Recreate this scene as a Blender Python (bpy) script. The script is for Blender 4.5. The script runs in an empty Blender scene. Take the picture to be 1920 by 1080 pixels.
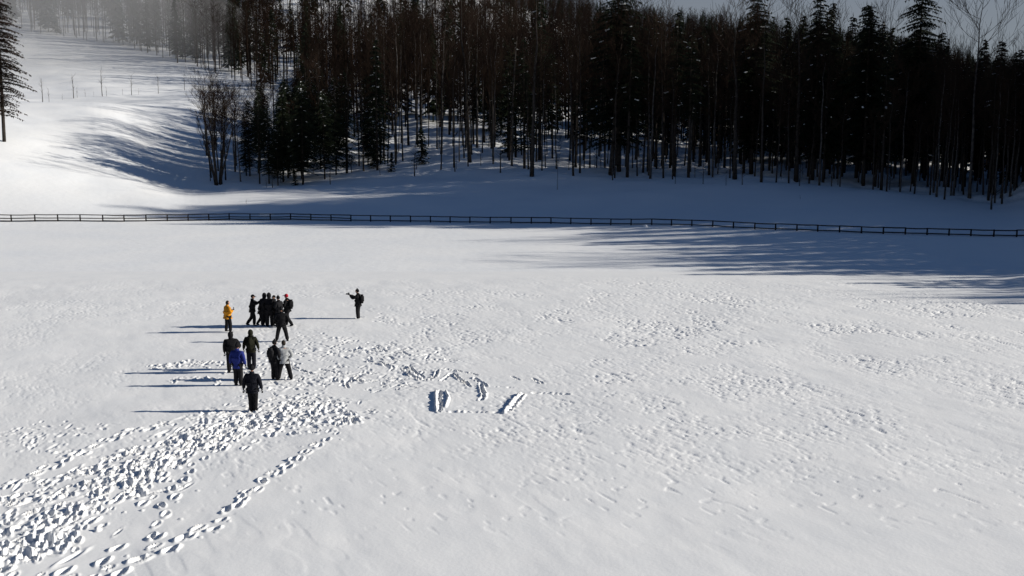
import bpy, bmesh, math, random
import numpy as np
from mathutils import Vector, Matrix, Quaternion
random.seed(7); RS = np.random.RandomState(11)
C = bpy.context.scene.collection
scene = bpy.context.scene

# ------------------------------------------------------------------ camera, sky, sun, exposure
H = 9.4; F = 1800.0; PITCH = math.radians(7.84)
cp, sp = math.cos(PITCH), math.sin(PITCH)
cam = bpy.data.cameras.new('camera'); cam.sensor_width = 36; cam.lens = 36*F/1920
cam.clip_start = 0.5; cam.clip_end = 6000
camo = bpy.data.objects.new('camera', cam); C.objects.link(camo)
camo.location = (0, 0, H); camo.rotation_euler = (math.pi/2-PITCH, 0, 0)
scene.camera = camo

SUN_EL = math.radians(21.5); SUN_AZ = math.radians(88.0)      # azimuth from +Y towards +X
sd = Vector((math.sin(SUN_AZ)*math.cos(SUN_EL), math.cos(SUN_AZ)*math.cos(SUN_EL), math.sin(SUN_EL)))
W = bpy.data.worlds.new('World'); scene.world = W; W.use_nodes = True
nt = W.node_tree; nt.nodes.clear()
sky = nt.nodes.new('ShaderNodeTexSky'); sky.sky_type = 'NISHITA'; sky.sun_disc = False
sky.sun_elevation = SUN_EL; sky.sun_rotation = SUN_AZ; sky.altitude = 1100; sky.air_density = 1.0; sky.dust_density = 0.0; sky.ozone_density = 5.0
bg = nt.nodes.new('ShaderNodeBackground'); bg.inputs['Strength'].default_value = 0.05
wo = nt.nodes.new('ShaderNodeOutputWorld')
geo = nt.nodes.new('ShaderNodeTexCoord'); sx = nt.nodes.new('ShaderNodeSeparateXYZ'); mr = nt.nodes.new('ShaderNodeMapRange'); mr.interpolation_type = 'SMOOTHSTEP'
mr.inputs[1].default_value = 0.10; mr.inputs[2].default_value = 0.38; mr.inputs[3].default_value = 0.75; mr.inputs[4].default_value = 0.0
hz = nt.nodes.new('ShaderNodeMix'); hz.data_type = 'RGBA'; hz.inputs[7].default_value = (3.9, 3.95, 4.0, 1)      # grey winter haze low in the sky, all round
nt.links.new(geo.outputs['Generated'], sx.inputs[0]); nt.links.new(sx.outputs[2], mr.inputs[0]); nt.links.new(mr.outputs[0], hz.inputs[0])
nt.links.new(sky.outputs[0], hz.inputs[6]); nt.links.new(hz.outputs[2], bg.inputs[0]); nt.links.new(bg.outputs[0], wo.inputs[0])
sl = bpy.data.lights.new('sun', 'SUN'); sl.energy = 5.0; sl.angle = math.radians(0.5); sl.color = (1, 0.94, 0.835)
so = bpy.data.objects.new('sun', sl); C.objects.link(so); so.rotation_euler = sd.to_track_quat('Z', 'Y').to_euler()
so.location = (80, 0, 60)
scene.view_settings.view_transform = 'Standard'; scene.view_settings.look = 'None'
scene.view_settings.exposure = 0.30; scene.view_settings.gamma = 1; scene.view_settings.use_curve_mapping = False

# ------------------------------------------------------------------ pixel (photo 1920x1080) <-> world
def at(px, py, z=0.0):
    u = (px-960)/F; v = (py-540)/F
    ry = cp - v*sp; rz = -sp - v*cp
    t = (z-H)/rz
    return (u*t, ry*t)
def zat(Y, py):
    v = (py-540)/F
    return H + Y*(-sp - v*cp)/(cp - v*sp)
def s_of(px, py=330):
    v = (py-540)/F
    return (px-960)/F/(cp-v*sp)
def px_of(x, y): return 960 + 1.0*x/y*F*1.01

# ------------------------------------------------------------------ materials
def mat(name, col, rough=0.7, noise=None, bump=None, spec=0.2):
    m = bpy.data.materials.new(name); m.use_nodes = True
    n = m.node_tree.nodes; l = m.node_tree.links; b = n['Principled BSDF']
    b.inputs['Base Color'].default_value = (*col, 1); b.inputs['Roughness'].default_value = rough
    b.inputs['Specular IOR Level'].default_value = spec
    if noise:
        sc, col2 = noise
        tc = n.new('ShaderNodeTexCoord'); tx = n.new('ShaderNodeTexNoise'); tx.inputs['Scale'].default_value = sc; tx.inputs['Detail'].default_value = 4
        mx = n.new('ShaderNodeMix'); mx.data_type = 'RGBA'
        rp = n.new('ShaderNodeMapRange'); rp.inputs[1].default_value = 0.35; rp.inputs[2].default_value = 0.65
        l.new(tc.outputs['Object'], tx.inputs['Vector']); l.new(tx.outputs['Fac'], rp.inputs[0]); l.new(rp.outputs[0], mx.inputs[0])
        mx.inputs[6].default_value = (*col, 1); mx.inputs[7].default_value = (*col2, 1)
        l.new(mx.outputs[2], b.inputs['Base Color'])
    if bump:
        sc, dist = bump
        tc2 = n.new('ShaderNodeTexCoord'); t2 = n.new('ShaderNodeTexNoise'); t2.inputs['Scale'].default_value = sc; t2.inputs['Detail'].default_value = 6
        bp = n.new('ShaderNodeBump'); bp.inputs['Distance'].default_value = dist
        l.new(tc2.outputs['Object'], t2.inputs['Vector']); l.new(t2.outputs['Fac'], bp.inputs['Height']); l.new(bp.outputs[0], b.inputs['Normal'])
    return m
M = {}
M['snow'] = mat('snow', (0.80, 0.812, 0.825), 0.75, noise=(0.5, (0.845, 0.85, 0.855)), bump=(9.0, 0.005), spec=0.1)
M['hill_snow'] = mat('hill_snow', (0.80, 0.82, 0.845), 0.8, noise=(0.15, (0.85, 0.86, 0.87)), bump=(1.2, 0.03), spec=0.05)
M['clump'] = mat('snow_clump', (0.84, 0.86, 0.88), 0.8, spec=0.1, bump=(4, 0.05))
M['bark'] = mat('bark', (0.030, 0.025, 0.022), 0.95, noise=(3.0, (0.055, 0.048, 0.042)), spec=0.05)
M['twig'] = mat('twig', (0.024, 0.016, 0.012), 0.95, spec=0.02)
M['palebark'] = mat('pale_bark', (0.10, 0.092, 0.085), 0.95, noise=(2.0, (0.04, 0.036, 0.033)), spec=0.05)
M['needle'] = mat('needle', (0.012, 0.018, 0.012), 0.9, noise=(0.8, (0.020, 0.026, 0.014)), spec=0.05)
M['rust_needle'] = mat('rust_needle', (0.045, 0.026, 0.020), 0.9, noise=(0.6, (0.018, 0.018, 0.013)), spec=0.05)
M['wood'] = mat('weathered_wood', (0.018, 0.014, 0.011), 0.85, noise=(6.0, (0.03, 0.024, 0.02)), bump=(20, 0.01), spec=0.1)
def cloth(name, c): return mat(name, c, 0.8, noise=(7.0, tuple(min(1, k*1.4+0.002) for k in c)), bump=(14, 0.02), spec=0.1)
M['black'] = cloth('black_cloth', (0.006, 0.006, 0.0075))
M['char'] = cloth('charcoal_cloth', (0.009, 0.009, 0.011))
M['navy'] = cloth('navy_cloth', (0.006, 0.0065, 0.011))
M['blue'] = cloth('blue_cloth', (0.014, 0.022, 0.13))
M['yellow'] = cloth('yellow_cloth', (0.42, 0.18, 0.015))
M['olive'] = cloth('olive_cloth', (0.010, 0.0105, 0.006))
M['grey'] = cloth('grey_cloth', (0.30, 0.31, 0.32))
M['red'] = cloth('red_cloth', (0.32, 0.012, 0.025))
M['brown'] = cloth('brown_cloth', (0.045, 0.025, 0.018))
M['skin'] = mat('skin', (0.42, 0.25, 0.18), 0.6, noise=(12, (0.36, 0.20, 0.15)))
M['hair'] = mat('hair', (0.02, 0.014, 0.01), 0.7)
M['plastic'] = mat('black_plastic', (0.012, 0.012, 0.013), 0.35, spec=0.4)
M['glass'] = mat('lens_glass', (0.02, 0.02, 0.04), 0.05, spec=0.8)

# ------------------------------------------------------------------ helpers
def link(name, me, m=None, parent=None):
    o = bpy.data.objects.new(name, me); C.objects.link(o)
    if m is not None:
        me.materials.clear()
        for k in (m if isinstance(m, (list, tuple)) else [m]): me.materials.append(k)
    if parent is not None: o.parent = parent
    return o
def empty(name, loc=(0, 0, 0), rz=0, scale=1.0):
    o = bpy.data.objects.new(name, None); C.objects.link(o); o.location = loc; o.rotation_euler = (0, 0, rz)
    o.scale = (scale,)*3 if not isinstance(scale, tuple) else scale
    o.empty_display_size = 0.3
    return o
def tag(o, label=None, cat=None, group=None, kind=None):
    if label: o['label'] = label
    if cat: o['category'] = cat
    if group: o['group'] = group
    if kind: o['kind'] = kind
    return o
def copy_tree(o, parent=None):
    c = o.copy(); C.objects.link(c); c.parent = parent
    for ch in o.children: copy_tree(ch, c)
    return c
class MB:
    def __init__(s): s.v = []; s.f = []; s.mi = []
    def tube(s, pts, rads, n=5, mi=0, cap=True):
        pts = [Vector(p) for p in pts]; base = len(s.v); prev = None
        for i, p in enumerate(pts):
            d = (pts[min(i+1, len(pts)-1)]-pts[max(i-1, 0)]).normalized()
            a = d.orthogonal().normalized() if prev is None else (prev - d*prev.dot(d)).normalized()
            prev = a; b = d.cross(a)
            for k in range(n):
                t = 2*math.pi*k/n
                s.v.append(tuple(p + (a*math.cos(t)+b*math.sin(t))*rads[i]))
        for i in range(len(pts)-1):
            for k in range(n):
                a0 = base+i*n+k; a1 = base+i*n+(k+1) % n
                s.f.append((a0, a1, a1+n, a0+n)); s.mi.append(mi)
        if cap:
            s.f.append(tuple(base+k for k in range(n))[::-1]); s.mi.append(mi)
            s.f.append(tuple(base+(len(pts)-1)*n+k for k in range(n))); s.mi.append(mi)
    def tri(s, a, b, c, mi=0):
        k = len(s.v); s.v += [tuple(a), tuple(b), tuple(c)]; s.f.append((k, k+1, k+2)); s.mi.append(mi)
    def box(s, c, d, rot=None, mi=0, bev=0.0):
        k = len(s.v); R = rot or Matrix.Identity(3)
        for sx in (-1, 1):
            for sy in (-1, 1):
                for sz in (-1, 1):
                    s.v.append(tuple(Vector(c)+R @ Vector((sx*d[0]/2, sy*d[1]/2, sz*d[2]/2))))
        for f in ((0, 1, 3, 2), (4, 6, 7, 5), (0, 4, 5, 1), (2, 3, 7, 6), (0, 2, 6, 4), (1, 5, 7, 3)):
            s.f.append(tuple(k+i for i in f)); s.mi.append(mi)
    def blob(s, c, r, n=6, m=4, mi=0, jit=0.15, rs=random):
        k = len(s.v); r = Vector(r)
        s.v.append((c[0], c[1], c[2]+r.z))
        for i in range(1, m):
            th = math.pi*i/m
            for j in range(n):
                ph = 2*math.pi*(j+0.5*(i % 2))/n; q = 1+rs.uniform(-jit, jit)
                s.v.append((c[0]+r.x*q*math.sin(th)*math.cos(ph), c[1]+r.y*q*math.sin(th)*math.sin(ph), c[2]+r.z*q*math.cos(th)))
        s.v.append((c[0], c[1], c[2]-r.z)); e = len(s.v)-1
        for j in range(n):
            s.f.append((k, k+1+j, k+1+(j+1) % n)); s.mi.append(mi)
            s.f.append((e, e-n+(j+1) % n, e-n+j)); s.mi.append(mi)
        for i in range(m-2):
            for j in range(n):
                a = k+1+i*n+j; b = k+1+i*n+(j+1) % n
                s.f.append((a, a+n, b+n, b)); s.mi.append(mi)
    def mesh(s, name, smooth=False):
        me = bpy.data.meshes.new(name); me.from_pydata(s.v, [], s.f); me.update()
        me.polygons.foreach_set('material_index', s.mi)
        if smooth: me.polygons.foreach_set('use_smooth', [True]*len(s.f))
        return me
def np_mesh(name, V, Fq, smooth=True):
    me = bpy.data.meshes.new(name); k = Fq.shape[1]
    me.vertices.add(len(V)); me.vertices.foreach_set('co', V.astype(np.float32).ravel())
    me.loops.add(Fq.size); me.loops.foreach_set('vertex_index', Fq.astype(np.int32).ravel())
    me.polygons.add(len(Fq)); me.polygons.foreach_set('loop_start', np.arange(0, Fq.size, k, dtype=np.int32))
    me.polygons.foreach_set('use_smooth', np.full(len(Fq), smooth))
    me.update(calc_edges=True); me.validate()
    return me

# ------------------------------------------------------------------ numpy noise
_T = RS.rand(512, 512).astype(np.float32)
def vnoise(x, y, seed=0):
    x = x+seed*17.31; y = y+seed*9.77
    xi = np.floor(x).astype(np.int64); yi = np.floor(y).astype(np.int64); fx = x-xi; fy = y-yi
    fx = fx*fx*(3-2*fx); fy = fy*fy*(3-2*fy)
    a = _T[xi & 511, yi & 511]; b = _T[(xi+1) & 511, yi & 511]; c = _T[xi & 511, (yi+1) & 511]; d = _T[(xi+1) & 511, (yi+1) & 511]
    return (a*(1-fx)+b*fx)*(1-fy)+(c*(1-fx)+d*fx)*fy
def fbm(x, y, o=4, seed=0):
    r = 0; a = 0.5; t = 0
    for i in range(o):
        r = r+a*vnoise(x*2**i, y*2**i, seed+i*3); t += a; a *= 0.5
    return r/t
def sstep(a, b, x):
    t = np.clip((x-a)/(b-a), 0, 1); return t*t*(3-2*t)

# ------------------------------------------------------------------ fence line (needed by the terrain)
POSTS = [22, 66, 109, 151, 193, 233, 274, 314, 353, 392, 430, 469, 507, 545, 583, 621, 658, 695, 732, 770, 807, 844, 881, 919, 958, 996,
         1033, 1070, 1108, 1145, 1183, 1222, 1259, 1297, 1336, 1375, 1415, 1454, 1494, 1533, 1574, 1615, 1656, 1697, 1738, 1779, 1820, 1863, 1906]
POSTS = [22-44*k for k in range(6, 0, -1)] + POSTS + [1906+43*k for k in range(1, 7)]
FBX = [-300, 0, 233, 430, 545, 660, 850, 1040, 1220, 1340, 1500, 1620, 1740, 1860, 1913, 2200]
FBY = [425, 421, 418, 415, 415, 416.5, 419, 421.5, 424.5, 428, 434, 438, 441, 444, 445.5, 455]
def zf(px): return float(np.interp(px, [0, 900, 1900], [1.4, 1.5, 1.8]))
def fence_xy(px):
    z = zf(px); return (*at(px, float(np.interp(px, FBX, FBY)), z), z)

# ------------------------------------------------------------------ terrain table z(s, Y)
EDGE = 78.0
cols_screen = {
 -300: [(114, 370), (124, 290), (136, 230), (150, 192), (165, 172), (180, 178), (230, 150), (300, 100), (380, 50), (450, 20), (600, -60), (900, -120)],
 0: [(116, 385), (127, 315), (140, 262), (155, 222), (172, 190), (188, 197), (235, 160), (300, 100), (370, 50), (450, 10), (600, -70), (900, -120)],
 200: [(118, 392), (131, 345), (147, 275), (161, 228), (178, 188), (192, 194), (240, 152), (300, 110), (370, 62), (450, 10), (600, -70), (900, -120)],
 350: [(124, 388), (140, 352), (160, 285), (178, 225), (195, 180), (207, 184), (245, 155), (300, 115), (360, 80), (450, 15), (600, -70), (900, -120)],
 480: [(125, 382), (140, 350), (165, 295), (190, 225), (205, 178), (220, 178), (250, 158), (300, 125), (360, 80), (450, 15), (600, -70), (900, -120)],
 650: [(126, 380), (142, 338), (175, 285), (205, 225), (235, 180), (300, 125), (360, 80), (450, 15), (600, -70), (900, -120)],
 900: [(126, 378), (140, 330), (145, 315), (175, 270), (205, 225), (240, 185), (300, 130), (360, 85), (450, 35), (580, -10), (900, 0)],
 1150: [(122, 380), (136, 335), (142, 325), (175, 290), (205, 250), (250, 205), (300, 165), (400, 110), (500, 80), (580, 68), (700, 80), (900, 120)],
 1400: [(116, 385), (130, 342), (137, 332), (170, 305), (200, 272), (250, 225), (300, 190), (400, 135), (500, 102), (600, 90), (900, 150)],
 1650: [(108, 395), (122, 358), (130, 348), (165, 320), (200, 290), (250, 250), (320, 200), (450, 140), (600, 120), (900, 170)],
 1900: [(98, 415), (110, 388), (118, 378), (150, 352), (200, 315), (260, 270), (350, 225), (500, 180), (900, 190)]}
tab = []
for px, L in sorted(cols_screen.items()):
    fx, fy, fz = fence_xy(px)
    pts = [(0, 0), (EDGE, 0), ((EDGE+fy)/2, fz*0.42), (fy, fz)] + [(Y, zat(Y, sy)) for Y, sy in L if Y > fy+4]
    pts.append((2500, pts[-1][1]-30)); tab.append((s_of(px), pts))
tab += [(0.80, [(0, 0), (60, 0), (75, 2), (90, 5), (105, 9), (112, 14), (118, 30), (127, 41), (138, 27), (160, 27), (250, 42), (400, 58), (900, 60), (2500, 40)]),  # unseen ridge here and in the next column, raised to shade the bank
        (1.13, [(0, 0), (50, 0), (62, 1.5), (75, 5), (95, 9), (104, 12), (111, 18), (119, 38), (130, 45), (141, 30), (170, 32), (250, 44), (900, 60), (2500, 40)]),
        (1.95, [(0, 0), (30, 0), (38, 2), (50, 7), (80, 16), (150, 30), (900, 60), (2500, 40)]),
        (4.5, [(0, 0), (15, 0), (20, 2), (40, 10), (80, 20), (900, 50), (2500, 40)]),
        (-1.4, [(0, 0), (60, 0), (75, 3), (100, 14), (130, 26), (200, 50), (450, 90), (900, 130), (2500, 100)]),
        (-4.5, [(0, 0), (15, 0), (20, 3), (40, 14), (80, 26), (900, 90), (2500, 70)])]
tab.sort()
YG = np.concatenate([np.arange(0, 300, 1.0), np.arange(300, 2501, 5.0)])
S = np.array([t[0] for t in tab]); T2 = []
for s_, pts in tab:
    z = np.interp(YG, [p[0] for p in pts], [p[1] for p in pts])
    k = np.array([1, 2, 3, 4, 3, 2, 1.]); k /= k.sum()
    zz = np.pad(z, 3, mode='edge')
    z2 = np.convolve(zz, k, mode='valid'); T2.append(z2)
T2 = np.array(T2)
SG = np.concatenate([np.linspace(-4.5, -0.75, 40)[:-1], np.linspace(-0.75, 0.85, 220), np.linspace(0.85, 4.5, 40)[1:]])
def smooth_cols():
    out = np.zeros((len(SG), len(YG)))
    for j in range(len(YG)): out[:, j] = np.interp(SG, S, T2[:, j])
    n = len(SG); ker = np.array([1, 4, 8, 12, 14, 12, 8, 4, 1.]); ker /= ker.sum()
    p = np.pad(out, ((4, 4), (0, 0)), mode='edge')
    return sum(ker[k]*p[k:k+n] for k in range(9))
TT = smooth_cols()
def zbase(x, y):
    x = np.asarray(x, float); y = np.maximum(np.asarray(y, float), 0.5)
    s = np.clip(x/y, -4.49, 4.49)
    si = np.interp(s, SG, np.arange(len(SG))); yi = np.interp(y, YG, np.arange(len(YG)))
    i0 = np.clip(si.astype(int), 0, len(SG)-2); j0 = np.clip(yi.astype(int), 0, len(YG)-2); fs = si-i0; fy = yi-j0
    z = (TT[i0, j0]*(1-fs)+TT[i0+1, j0]*fs)*(1-fy)+(TT[i0, j0+1]*(1-fs)+TT[i0+1, j0+1]*fs)*fy
    return z
# forest limits: nearest forest row for a column
TLX = [380, 480, 650, 900, 1150, 1400, 1650, 1900, 2400, 3000]
TLY = [140, 140, 144, 146, 137, 131, 123, 111, 84, 64]
def in_forest(x, y):
    if y < 60: return False
    px = px_of(x, y)
    if px < 480:
        yb = np.interp(px, [-900, 0, 240, 400, 480], [380, 372, 335, 275, 240])
        return y > yb or (385 < px and 141 < y < 165)
    if px < 575: return (140 < y < 190) or y > 238
    if px > 3000: return x > 78 and y > 62
    return y > np.interp(px, TLX, TLY)
def forest_mask(x, y):
    px = px_of(x, np.maximum(y, 1)); tl = np.interp(px, TLX, TLY)
    m = sstep(-2, 10, y-tl)*sstep(400, 560, px)
    return m
def zground(x, y):
    z = zbase(x, y); x = np.asarray(x, float); y = np.asarray(y, float)
    m = forest_mask(x, y); b = sstep(113, 135, y)
    z = z + m*((fbm(x/5.0, y/3.0, 4, 5)-0.5)*1.8)
    z = z + b*((fbm(x/14.0, y/9.0, 3, 8)-0.5)*0.9)
    # piste benches and creases on the open left slope
    return z

# ------------------------------------------------------------------ the snow sheets
def build_grid(Ys, ss, fn):
    yy, s2 = np.meshgrid(Ys, ss, indexing='ij'); xx = yy*s2
    zz = fn(xx, yy); V = np.stack([xx, yy, zz], -1).reshape(-1, 3)
    R, K = yy.shape; idx = np.arange(R*K).reshape(R, K)
    Fq = np.stack([idx[:-1, :-1], idx[:-1, 1:], idx[1:, 1:], idx[1:, :-1]], -1).reshape(-1, 4)
    return V, Fq
s_in = np.linspace(-0.60, 0.60, 1080)
s_out = np.array([0.605, 0.61, 0.62, 0.635, 0.65, 0.67, 0.69, 0.72, 0.75, 0.79, 0.83, 0.88, 0.93, 1.0, 1.1, 1.2, 1.35, 1.5, 1.75, 2.0, 2.5, 3, 3.7, 4.5])
ssx = np.concatenate([-s_out[::-1], s_in, s_out])
Ylake = np.concatenate([np.linspace(3, 18.6, 14)[:-1], np.exp(np.linspace(math.log(18.6), math.log(EDGE), 560))])

def lake_height():
    yy, s2 = np.meshgrid(Ylake, ssx, indexing='ij'); xx = yy*s2
    h = np.zeros_like(xx)
    rs = np.random.RandomState(5)
    ly = np.log(Ylake)
    def stamp(cx, cy, ang, La, Lb, D, rim=0.45, sharp=2.0):
        R = 2.4*max(La, Lb)
        j0, j1 = np.searchsorted(Ylake, [cy-R, cy+R]); 
        if j1 <= j0: return
        i0, i1 = np.searchsorted(ssx, [(cx-R)/cy, (cx+R)/cy])
        if i1 <= i0: return
        X = xx[j0:j1, i0:i1]-cx; Y = yy[j0:j1, i0:i1]-cy
        a = (X*math.cos(ang)+Y*math.sin(ang))/La; b = (-X*math.sin(ang)+Y*math.cos(ang))/Lb
        r2 = a*a+b*b; r = np.sqrt(r2)
        h[j0:j1, i0:i1] += D*(-np.exp(-r2**sharp) + rim*np.exp(-((r-1.55)/0.38)**2)*(0.6+0.4*np.cos(np.arctan2(b, a)*2+cx*9)))
    def trench(pl, w, D, rim=0.4, side=0, rough=0.3):
        w = w*(0.6 if D > 0 else 0.8)
        P = [at(*p) for p in pl]
        for (x0, y0), (x1, y1) in zip(P[:-1], P[1:]):
            L = math.hypot(x1-x0, y1-y0); n = max(2, int(L/(w*0.5)))
            for k in range(n):
                t = (k+0.5)/n
                stamp(x0+(x1-x0)*t+rs.normal(0, w*0.25), y0+(y1-y0)*t+rs.normal(0, w*0.35), math.atan2(y1-y0, x1-x0), w*1.1, w*0.6, 0.85*D*rs.uniform(1-rough, 1+rough), rim*0.8)
    def along(pl, n, spread, La=0.125, Lb=0.062, D=0.10, px_spread=None, jit=0.35, chunk=0.2):
        P = np.array([at(*p) for p in pl]); seg = np.hypot(*np.diff(P, axis=0).T); cum = np.concatenate([[0], np.cumsum(seg)])
        sprd = spread if isinstance(spread, (list, tuple)) else [spread]*len(pl)
        for _ in range(n):
            t = rs.uniform(0, cum[-1]); k = min(np.searchsorted(cum, t)-1, len(seg)-1); k = max(k, 0); u = (t-cum[k])/seg[k]
            d = (P[k+1]-P[k])/seg[k]; nrm = np.array([-d[1], d[0]])
            w = sprd[k]*(1-u)+sprd[k+1]*u
            c = P[k]+(P[k+1]-P[k])*u + nrm*rs.normal(0, w*0.5)
            ang = math.atan2(d[1], d[0])+rs.normal(0, jit)
            q = rs.uniform(0.6, 1.25)
            if rs.rand() < chunk: stamp(c[0], c[1], rs.uniform(0, 3), 0.08*q, 0.05*q, -D*0.8*q, 0.2)
            elif rs.rand() < 0.25: stamp(c[0], c[1], ang, La*q*2.3, Lb*q*0.9, D*q*0.6, 0.5)
            else: stamp(c[0], c[1], ang, La*q, Lb*q, D*q, 0.5)
    def steps(pl, stride=0.70, La=0.145, Lb=0.068, D=0.12, gap=0.10):
        P = np.array([at(*p) for p in pl]); seg = np.hypot(*np.diff(P, axis=0).T); cum = np.concatenate([[0], np.cumsum(seg)])
        t = 0; sd_ = 1
        while t < cum[-1]:
            k = max(min(np.searchsorted(cum, t)-1, len(seg)-1), 0); u = (t-cum[k])/seg[k]; d = (P[k+1]-P[k])/seg[k]; nrm = np.array([-d[1], d[0]])
            c = P[k]+(P[k+1]-P[k])*u+nrm*(gap*sd_+rs.normal(0, 0.04)); q = rs.uniform(0.8, 1.2)
            ang = math.atan2(d[1], d[0])+rs.normal(0, 0.2)
            stamp(c[0], c[1], ang, La*q, Lb*q, D*q, 0.55)
            for _ in range(rs.randint(0, 3)): stamp(c[0]+rs.normal(0, 0.25), c[1]+rs.normal(0, 0.25), 0, 0.05, 0.04, -0.04, 0.1)
            sd_ = -sd_; t += stride*rs.uniform(0.85, 1.2)
    # the beaten track from the lower left to the group
    main = [(-120, 1090), (60, 1000), (200, 915), (330, 850), (430, 805), (520, 775), (620, 745)]
    along(main, 560, [2.2, 2.0, 1.8, 1.5, 1.3, 1.3, 1.5], D=0.12)
    along([(-60, 960), (120, 905), (260, 850), (400, 800)], 130, 0.9, D=0.11)
    along([(-60, 1070), (90, 1010), (100, 1040)], 60, 1.0, D=0.13)
    for off in range(7):
        o = rs.uniform(-28, 28)
        steps([(-80, 1075+o*1.3), (60, 1000+o*1.2), (200, 915+o), (330, 850+o*0.7), (480, 790+o*0.5)], D=0.13)
    steps([(20, 915), (120, 865), (220, 822), (330, 792), (430, 772)])
    steps([(30, 905), (130, 858), (220, 815), (310, 795)])
    steps([(610, 826), (570, 850), (500, 898), (460, 930), (425, 962), (385, 988), (320, 1015), (240, 1050), (165, 1078)], D=0.14)
    steps([(590, 838), (540, 872), (480, 915), (430, 955)], D=0.12, stride=0.7)
    steps([(345, 900), (318, 930), (306, 955), (300, 980), (270, 1010), (180, 1050), (110, 1080)], D=0.13)
    steps([(300, 892), (240, 930), (180, 960), (130, 985)], D=0.12)
    steps([(395, 990), (300, 1035), (240, 1062), (190, 1085)], D=0.13)
    steps([(0, 985), (60, 1035), (110, 1045)], D=0.12)
    # trampled ground between and right of the two groups
    along([(530, 770), (600, 775), (670, 790)], 78, 1.3, D=0.09)
    along([(560, 700), (640, 715), (720, 700), (800, 700)], 156, 3.0, La=0.2, Lb=0.045, D=0.07, jit=1.2)
    along([(560, 650), (640, 655), (700, 665), (780, 665), (830, 660)], 156, 3.0, La=0.26, Lb=0.05, D=0.085, jit=.7)
    along([(480, 720), (560, 740), (600, 790)], 120, 2.4, D=0.075, jit=1.0)
    along([(430, 690), (560, 690)], 96, 2.6, D=0.08, jit=1.2)
    along([(285, 692), (330, 683), (420, 685)], 90, 0.8, D=0.10, jit=1.2, chunk=0.5)
    along([(320, 712), (360, 708), (420, 712)], 30, 0.5, D=0.09, jit=1.2, chunk=0.5)
    along([(500, 790), (580, 790), (660, 795)], 66, 1.4, D=0.09, jit=1.2)
    along([(640, 780), (665, 792)], 24, 0.5, D=0.13, jit=1.2)
    along([(545, 625), (620, 645), (700, 650)], 54, 2.2, D=0.05, jit=1.2)
    along([(690, 600), (740, 590)], 15, 1.2, D=0.08, jit=1.2)
    along([(20, 800), (80, 820), (120, 830), (60, 850)], 78, 2.2, D=0.045, jit=1.2)
    along([(380, 770), (500, 790), (560, 770)], 90, 1.8, D=0.08, jit=1.2)
    # grooves scraped into the snow
    G = 0.20
    trench([(757, 690), (770, 702), (788, 711), (805, 711), (817, 704), (820, 694)], 0.14, G)
    trench([(766, 686), (782, 700), (795, 706)], 0.14, 0.10)
    trench([(828, 713), (848, 699)], 0.16, 0.12); trench([(848, 700), (862, 710), (879, 719)], 0.13, G); trench([(868, 716), (882, 724)], 0.15, 0.1)
    trench([(830, 691), (860, 695), (895, 702)], 0.12, 0.09); trench([(890, 708), (900, 715), (912, 723)], 0.16, 0.13)
    trench([(901, 718), (904, 730), (908, 741), (903, 748)], 0.17, 0.15)
    trench([(690, 679), (712, 682), (735, 688)], 0.22, 0.15); trench([(797, 673), (828, 676)], 0.10, 0.07)
    trench([(700, 652), (725, 660)], 0.15, 0.1); trench([(752, 660), (768, 667)], 0.15, 0.1)
    trench([(625, 713), (645, 713), (660, 707)], 0.10, 0.14); trench([(652, 725), (648, 716), (655, 710)], 0.11, 0.16); trench([(655, 707), (672, 711), (682, 715)], 0.12, 0.16); trench([(660, 714), (670, 705)], 0.1, 0.12)
    trench([(840, 771), (870, 770), (900, 771), (940, 772)], 0.15, 0.12, rim=0.3, rough=.9); trench([(1000, 735), (1035, 736), (1064, 738)], 0.17, 0.12, rim=0.3, rough=.8)
    trench([(930, 724), (962, 725)], 0.08, 0.03, rim=0.3); trench([(998, 709), (1018, 718)], 0.12, 0.08); trench([(960, 705), (975, 712)], 0.1, 0.05)
    trench([(545, 688), (585, 700)], 0.14, 0.10); trench([(640, 700), (600, 692)], 0.14, 0.07)
    # the two upright heaps: trench on one side, ridge on the other
    trench([(825, 733), (824, 745), (826, 757), (823, 770)], 0.15, 0.20, rim=0.35, rough=0.6)
    trench([(817, 733), (817, 750), (818, 770)], 0.09, -0.07, rim=0.1); trench([(836, 733), (841, 745), (836, 762)], 0.09, -0.06, rim=0.2, rough=0.6)
    trench([(982, 738), (968, 752), (956, 768)], 0.14, 0.18, rim=0.5); trench([(976, 737), (960, 752), (945, 772)], 0.10, -0.09, rim=0.1)
    h = np.clip(h, -0.24, 0.20); h = 0.13*np.tanh(h/0.15)
    # churn the beaten track a little
    beat = np.clip(np.abs(h)*9, 0, 1)
    h = h + beat*(vnoise(xx*7, yy*7, 3)-0.5)*0.05
    # wind crust: elongated scallops gathered in drifts
    ca, sa = math.cos(math.radians(-60)), math.sin(math.radians(-60))
    a = xx*ca+yy*sa; b = -xx*sa+yy*ca
    warp = (vnoise(a*0.8, b*0.8, 2)-0.5)*0.5
    n1 = vnoise(a*3.6+warp, b*8.5+warp*3, 11); n2 = vnoise(a*6.5, b*12.0, 21)
    sc = sstep(0.60, 0.86, n1)*0.6 + sstep(0.62, 0.9, n2)*0.35
    patch = fbm(xx/4.5+yy/12, yy/5.0-xx/14, 3, 31)
    m = (0.25+0.75*sstep(0.38, 0.62, patch))*(0.35+0.65*sstep(0.3, 0.7, vnoise(xx*0.9, yy*0.5, 91)))*sstep(24, 33, yy)*(0.3+0.7*sstep(-18, 2, xx))*(1-0.75*sstep(60, 80, yy))
    h = h - m*sc*0.058*(0.75+sstep(30, 60, yy)*0.9)
    h = h + (fbm(xx*0.9+yy*0.3, yy*0.5, 3, 41)-0.5)*0.035 + (fbm(xx/7, yy/5, 2, 51)-0.5)*0.16
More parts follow.
